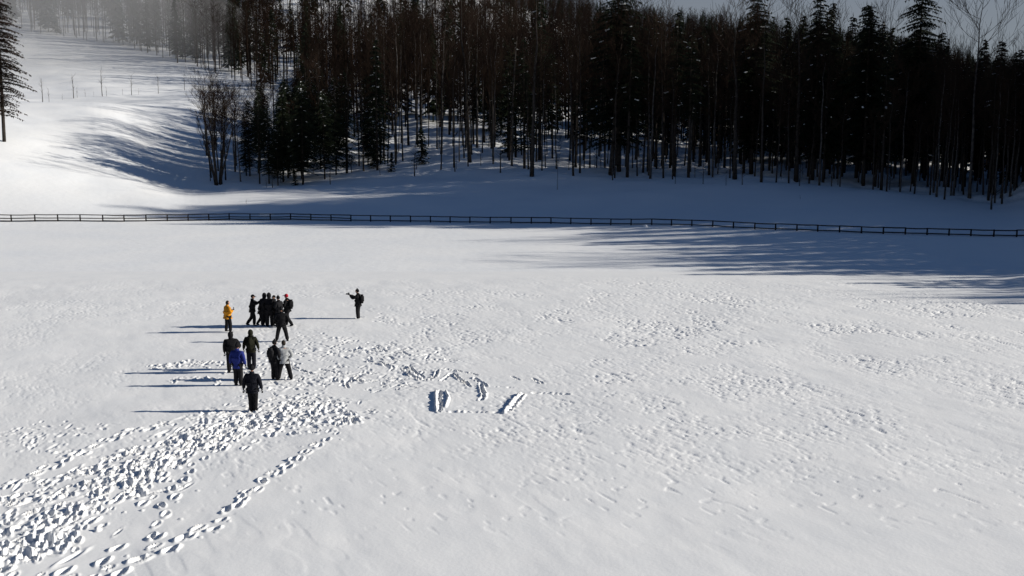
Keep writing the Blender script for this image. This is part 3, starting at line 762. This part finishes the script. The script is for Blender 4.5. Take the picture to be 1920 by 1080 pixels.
def person(name_label, px, py, face, colors, pose='stand', h=1.75, lean=0.0, hat='beanie', hatc='black', pack=None, group=None, wide=1.0, long=False, head_yaw=0.0, legs=None, seed=0):
    """face: heading in degrees, 0 = away from the viewpoint, 90 = to the left of the picture, -90 = to the right, 180 = towards the viewpoint"""
    rs = random.Random(seed+int(px*7)); jacket, trous = colors
    x, y = at(px, py); root = empty('person', (x, y, lakez(x, y)-.03), math.radians(face), h/1.75)
    tag(root, name_label, 'person', group)
    V3 = Vector
    Lf, Rf = V3((-.11, 0, 0)), V3((.11, 0, 0)); Lk = V3((-.105, .03, .50)); Rk = V3((.105, .03, .50)); pel = V3((0, 0, .95))
    if pose == 'walk' or legs == 'walk': Lf = V3((-.10, .26, 0)); Rf = V3((.10, -.30, .02)); Lk = V3((-.10, .20, .49)); Rk = V3((.10, -.02, .47)); pel.z = .92
    if legs == 'wide': Lf = V3((-.27, .02, 0)); Rf = V3((.27, -.02, 0)); Lk = V3((-.19, .04, .49)); Rk = V3((.19, .04, .49)); pel.z = .92
    if legs == 'stepback': Lf = V3((-.12, -.34, .02)); Lk = V3((-.11, -.06, .47)); Rf = V3((.10, .10, 0)); Rk = V3((.10, .12, .50)); pel.z = .92
    if legs == 'close': Lf.x = -.07; Rf.x = .07; Lk.x = -.075; Rk.x = .075
    ln = V3((0, lean, 0)); waist = pel+V3((0, 0, .16))+ln*.2; chest = pel+V3((0, 0, .38))+ln*.6; nb = pel+V3((0, .01, .54))+ln; hd = pel+V3((0, .035, .70))+ln*1.15
    Ls, Rs_ = chest+V3((-.19*wide, 0, .08))+ln*.2, chest+V3((.19*wide, 0, .08))+ln*.2
    def arm(kind, sgn, S_):
        if kind == 'hang': e = S_+V3((.045*sgn, -.02, -.28)); w = e+V3((.0*sgn, .07, -.25))
        elif kind == 'out': e = S_+V3((.085*sgn, -.02, -.27)); w = e+V3((.04*sgn, .06, -.25))
        elif kind == 'swing': e = S_+V3((.08*sgn, .10*sgn, -.27)); w = e+V3((.0, .16, -.20))
        elif kind == 'camera': e = S_+V3((.07*sgn, .22, -.15)); w = V3((.07*sgn, S_.y+.46, S_.z+.02))
        elif kind == 'face': e = S_+V3((.12*sgn, .20, -.17)); w = V3((.08*sgn, S_.y+.26, hd.z-.04))
        elif kind == 'chest': e = S_+V3((.08*sgn, .02, -.27)); w = V3((.09*sgn, S_.y+.28, S_.z-.17))
        elif kind == 'pocket': e = S_+V3((.15*sgn, -.06, -.26)); w = V3((.19*sgn, .10, pel.z+.04))
        elif kind == 'point': e = S_+V3((.05*sgn, .24, -.06)); w = e+V3((0, .24, .06))
        return e, w
    ak = {'stand': ('hang', 'hang'), 'walk': ('swing', 'swing'), 'camera': ('camera', 'camera'), 'face': ('face', 'face'), 'chest': ('chest', 'chest'), 'pocket': ('pocket', 'pocket'), 'out': ('out', 'out'),
          'halfchest': ('chest', 'hang'), 'point': ('point', 'hang'), 'halfpocket': ('hang', 'pocket')}[pose]
    Le, Lw = arm(ak[0], -1, Ls); Re, Rw = arm(ak[1], 1, Rs_)
    hipL, hipR = pel+V3((-.095, 0, -.06)), pel+V3((.095, 0, -.06))
    aL, aR = Lf+V3((0, 0, .09)), Rf+V3((0, 0, .09))
    vs = [pel, waist, chest, nb, hd+V3((0, -.02, -.05)), Ls, Le, Lw, Rs_, Re, Rw, hipL, Lk, aL, hipR, Rk, aR]
    ed = [(0, 1), (1, 2), (2, 3), (3, 4), (2, 5), (5, 6), (6, 7), (2, 8), (8, 9), (9, 10), (0, 11), (11, 12), (12, 13), (0, 14), (14, 15), (15, 16)]
    rd = [(.14, .11), (.13, .10), (.16, .115), .055, .06, .062, .042, .03, .062, .042, .03, .088, .058, .042, .088, .058, .042]
    # hands: palm and five curled fingers each
    roots = [0]
    gloves = M['black']
    for (E, Wp, sgn) in ((Le, Lw, -1), (Re, Rw, 1)):
        d = (Wp-E).normalized(); sdv = d.cross(V3((0, 0, 1)));
        if sdv.length < .2: sdv = V3((0, 1, 0))
        sdv.normalize(); up = sdv.cross(d).normalized()
        i0 = len(vs); vs.append(Wp+d*.05); rd.append((.036, .024)); ed.append((7 if sgn < 0 else 10, i0))
        for k, (off, Lg) in enumerate([(-.030, .070), (-.010, .080), (.010, .076), (.030, .062)]):
            b = Wp+d*.065+sdv*off; j = len(vs)
            vs += [b, b+d*Lg*.55-up*.012, b+d*Lg*.85-up*.040]; rd += [.0105, .0100, .0085]; ed += [(j, j+1), (j+1, j+2)]; roots.append(j)
        b = Wp+d*.03+sdv*.030*(-sgn); j = len(vs); vs += [b, b+d*.03+sdv*.028*(-sgn)-up*.015, b+d*.058+sdv*.030*(-sgn)-up*.03]; rd += [.014, .012, .010]; ed += [(j, j+1), (j+1, j+2)]; roots.append(j)
    body = bake('body', vs, ed, rd, [M['skin'], gloves], root, 1, roots)
    bm = bmesh.new(); bm.from_mesh(body.data)
    bh, R = head_mesh(hd+V3((0, .005, .01)), math.radians(head_yaw)); tmp = bpy.data.meshes.new('t'); bh.to_mesh(tmp); bh.free(); bm.from_mesh(tmp); bpy.data.meshes.remove(tmp)
    bm.to_mesh(body.data); bm.free()
    mi = []
    for p in body.data.polygons:
        c = p.center; mi.append(1 if min((c-Lw).length, (c-Rw).length) < .2 and (c-hd).length > .15 else 0); p.use_smooth = True
    body.data.polygons.foreach_set('material_index', mi)
    # jacket
    hem = pel+V3((0, 0, -.22 if long else -.07)); k = 1.18*wide
    def P(t, a, b): return a.lerp(b, t)
    v = [pel+V3((0, 0, .04)), waist, chest, nb+V3((0, 0, -.015)), Ls, Le, P(.93, Le, Lw), Rs_, Re, P(.93, Re, Rw), hem]
    e = [(0, 1), (1, 2), (2, 3), (2, 4), (4, 5), (5, 6), (2, 7), (7, 8), (8, 9), (0, 10)]
    r = [(.165*k, .14*k), (.165*k, .14*k), (.18*k, .15*k), (.10, .10), .105*wide, .082, .06, .105*wide, .082, .06, (.165*k, .14*k)]
    bake('jacket', v, e, r, M[jacket], root, 1)
    v = [pel+V3((0, 0, .02)), hipL, Lk, aL+V3((0, 0, -.01)), hipR, Rk, aR+V3((0, 0, -.01))]
    bake('trousers', v, [(0, 1), (1, 2), (2, 3), (0, 4), (4, 5), (5, 6)], [(.15, .13), .135, .105, .092, .135, .105, .092], M[trous], root, 1)
    for A in (aL, aR):
        bake('boot', [A+V3((0, -.03, .06)), A+V3((0, -.02, -.03)), A+V3((0, .09, -.045)), A+V3((0, .17, -.05))], [(0, 1), (1, 2), (2, 3)], [(.062, .062), (.058, .055), (.05, .045), (.038, .03)], M['black'], root, 1)
    bake('collar', [nb+V3((0, -.015, -.05)), nb+V3((0, -.012, .03)), nb+V3((0, -.01, .085))], [(0, 1), (1, 2)], [(.11, .11), (.098, .10), (.092, .098)], M[jacket], root, 1)
    # headgear
    hc = hd+V3((0, .0, .035))
    if hat in ('beanie', 'cap'):
        mb = bmesh.new(); bmesh.ops.create_uvsphere(mb, u_segments=18, v_segments=12, radius=1)
        for q in list(mb.verts):
            if q.co.z < (-.12 if q.co.y > .25 else -.75): mb.verts.remove(q)
        for q in mb.verts:
            z = q.co.z; q.co = V3((q.co.x*(.092 if z > -.02 else .097), q.co.y*(.112 if z > -.02 else .117), z*.108)) + hc+V3((0, -.004, .0))
        me = bpy.data.meshes.new('hat'); mb.to_mesh(me); mb.free(); me.polygons.foreach_set('use_smooth', [True]*len(me.polygons))
        ho = link('hat', me, M[hatc], root); sm = ho.modifiers.new('t', 'SOLIDIFY'); sm.thickness = .012
        if hat == 'beanie':
            b2 = MB(); b2.blob(tuple(hc+V3((0, 0, .125))), (.035, .035, .03), 8, 5); link('bobble', b2.mesh('bobble', True), M[hatc], ho)
        else:
            b2 = MB(); R3 = R.to_3x3() if hasattr(R, 'to_3x3') else R; b2.box(tuple(hc+R3 @ V3((0, .135, .0))), (.13, .10, .012), R3); link('peak', b2.mesh('peak'), M[hatc], ho)
    elif hat == 'hood':
        mb = bmesh.new(); bmesh.ops.create_uvsphere(mb, u_segments=18, v_segments=12, radius=1)
        for q in list(mb.verts):
            if q.co.y > .62 and q.co.z < .62: mb.verts.remove(q)
        for q in mb.verts: q.co = V3((q.co.x*.112, q.co.y*.125, q.co.z*(.155 if q.co.z > 0 else .20)))+hd+V3((0, -.012, -.005))
        me = bpy.data.meshes.new('hood'); mb.to_mesh(me); mb.free(); me.polygons.foreach_set('use_smooth', [True]*len(me.polygons)); ho = link('hood', me, M[jacket], root); sm = ho.modifiers.new('t', 'SOLIDIFY'); sm.thickness = .014
    elif hat == 'hair':
        mb = bmesh.new(); bmesh.ops.create_uvsphere(mb, u_segments=18, v_segments=12, radius=1)
        for q in list(mb.verts):
            if q.co.y > .45 and q.co.z < .45: mb.verts.remove(q)
        for q in mb.verts: q.co = V3((q.co.x*.088, q.co.y*.108, q.co.z*.125))+hd+V3((0, -.012, .012))
        me = bpy.data.meshes.new('hair'); mb.to_mesh(me); mb.free(); me.polygons.foreach_set('use_smooth', [True]*len(me.polygons)); link('hair', me, M['hair'], root)
    if pack:
        b = chest+V3((0, -.235*wide, -.10)); mb = bmesh.new(); bmesh.ops.create_cube(mb, size=1)
        bmesh.ops.bevel(mb, geom=mb.edges[:]+mb.verts[:], offset=.22, segments=3, affect='EDGES')
        for q in mb.verts: q.co = V3((q.co.x*.30, q.co.y*.20, q.co.z*.50))+b
        me = bpy.data.meshes.new('backpack'); mb.to_mesh(me); mb.free(); me.polygons.foreach_set('use_smooth', [True]*len(me.polygons)); bo = link('backpack', me, M[pack], None)
        bo.parent = None; bo.matrix_world = Matrix.Identity(4)
        bo.location = root.location; bo.rotation_euler = root.rotation_euler; bo.scale = root.scale
        mb2 = MB()
        for sg in (-1, 1): mb2.tube([b+V3((.10*sg, .08, .22)), chest+V3((.11*sg, .02, .20)), chest+V3((.12*sg, .17*wide, .02)), chest+V3((.13*sg, .06, -.22)), b+V3((.11*sg, .08, -.16))], [.014]*5, 5)
        link('strap', mb2.mesh('strap', True), M['black'], bo)
        tag(bo, pack_labels.get((px, py), 'dark backpack'), 'backpack')
    mid = (Lw+Rw)/2+(Lw-Le+Rw-Re).normalized()*.10
    return root, mid
pack_labels = {(472, 693): 'dark olive backpack worn by the person standing between the two pairs', (672, 597): 'black backpack on the back of the lone photographer',
               (539.5, 611): 'dark backpack worn by the person in the red hat', (516, 711): 'dark backpack on the left person of the front pair'}
def held(root, mid, label, kind='camera'):
    mb = MB(); o = empty(kind, root.matrix_basis @ mid, root.rotation_euler.z)
    o.location = root.location + Matrix.Rotation(root.rotation_euler.z, 3, 'Z') @ (mid*root.scale[0])
    if kind == 'camera':
        mb.box((0, 0, 0), (.14, .07, .10)); mb.box((0, 0, .065), (.06, .06, .03)); link('camera_body', mb.mesh('camera_body'), M['plastic'], o)
        l_ = MB(); l_.tube([(0, .03, 0), (0, .10, 0), (0, .16, 0)], [.036, .038, .042], 12); link('lens', l_.mesh('lens', True), M['plastic'], o)
        g = MB(); g.tube([(0, .158, 0), (0, .163, 0)], [.034, .034], 12); link('lens_glass', g.mesh('lens_glass'), M['glass'], o)
    else:
        mb.box((0, 0, .03), (.075, .010, .15)); link('case', mb.mesh('case'), M['plastic'], o); g = MB(); g.box((0, -.0065, .03), (.066, .002, .135)); link('screen', g.mesh('screen'), M['glass'], o)
    tag(o, label, kind)

p = person('person in a yellow and dark jacket standing at the far left of the back group', 428, 623, -45, ('yellow', 'black'), 'chest', 1.74, hat='hair', legs='wide', wide=1.08)
held(p[0], p[1], 'dark phone held at the chest of the person in yellow', 'phone')
p = person('person in black raising a camera to the right beside the dark huddle', 474, 611, -85, ('black', 'black'), 'camera', 1.76, hat='cap', legs='stepback', lean=.02)
held(p[0], p[1], 'black camera raised by the person left of the dark huddle')
person('person in black with a bent elbow at the left flank of the huddle', 490, 611, -100, ('black', 'black'), 'pocket', 1.55, hat='beanie', lean=.10, legs='stepback')
person('person in a black coat left of the tallest one in the huddle', 497, 612, -20, ('black', 'black'), 'stand', 1.84, hat='hood', wide=1.05)
person('tallest person of the huddle in a black hooded coat', 506, 613, 10, ('black', 'black'), 'pocket', 1.88, hat='hood', wide=1.12, long=True)
person('person in black in the middle of the huddle with a rounded cap', 516, 611, 150, ('char', 'black'), 'halfchest', 1.70, hat='cap')
person('person in a charcoal jacket at the right of the huddle with shoulder turned', 524, 614, 60, ('char', 'black'), 'chest', 1.74, hat='beanie', wide=1.05)
person('person in a red hat on the right side of the back group', 539.5, 611, 75, ('black', 'black'), 'halfchest', 1.80, hat='cap', hatc='red', pack='black', legs='stepback')
person('person in black with legs apart standing nearer than the huddle', 529, 640, 10, ('black', 'black'), 'pocket', 1.80, hat='beanie', legs='wide', wide=1.1)
p = person('lone photographer in black standing apart on the right', 672, 597, 80, ('black', 'black'), 'camera', 1.80, hat='beanie', pack='black', legs='close')
held(p[0], p[1], 'black camera held out by the lone photographer')
person('person in a long black coat partly behind the blue jacket', 435, 699, 20, ('black', 'black'), 'halfpocket', 1.82, hat='hood', wide=1.15, long=True)
person('person in a bright blue jacket seen from behind in the front group', 447, 722, -15, ('blue', 'char'), 'out', 1.78, hat='beanie', wide=1.12, long=True)
person('person in an olive jacket with backpack standing between the two front pairs', 472, 693, 5, ('olive', 'navy'), 'out', 1.76, hat='hood', pack='olive', wide=1.05)
person('left person of the front right pair in a dark jacket with elbow out', 516, 711, -30, ('char', 'black'), 'pocket', 1.74, hat='beanie', pack='char')
person('right person of the front right pair in a pale grey jacket', 534, 711, 15, ('grey', 'black'), 'halfpocket', 1.76, hat='hair', legs='wide')
person('nearest person in dark clothes walking towards the group, arms held away', 475, 772, 0, ('navy', 'black'), 'out', 1.80, hat='beanie', legs='close', wide=1.08)
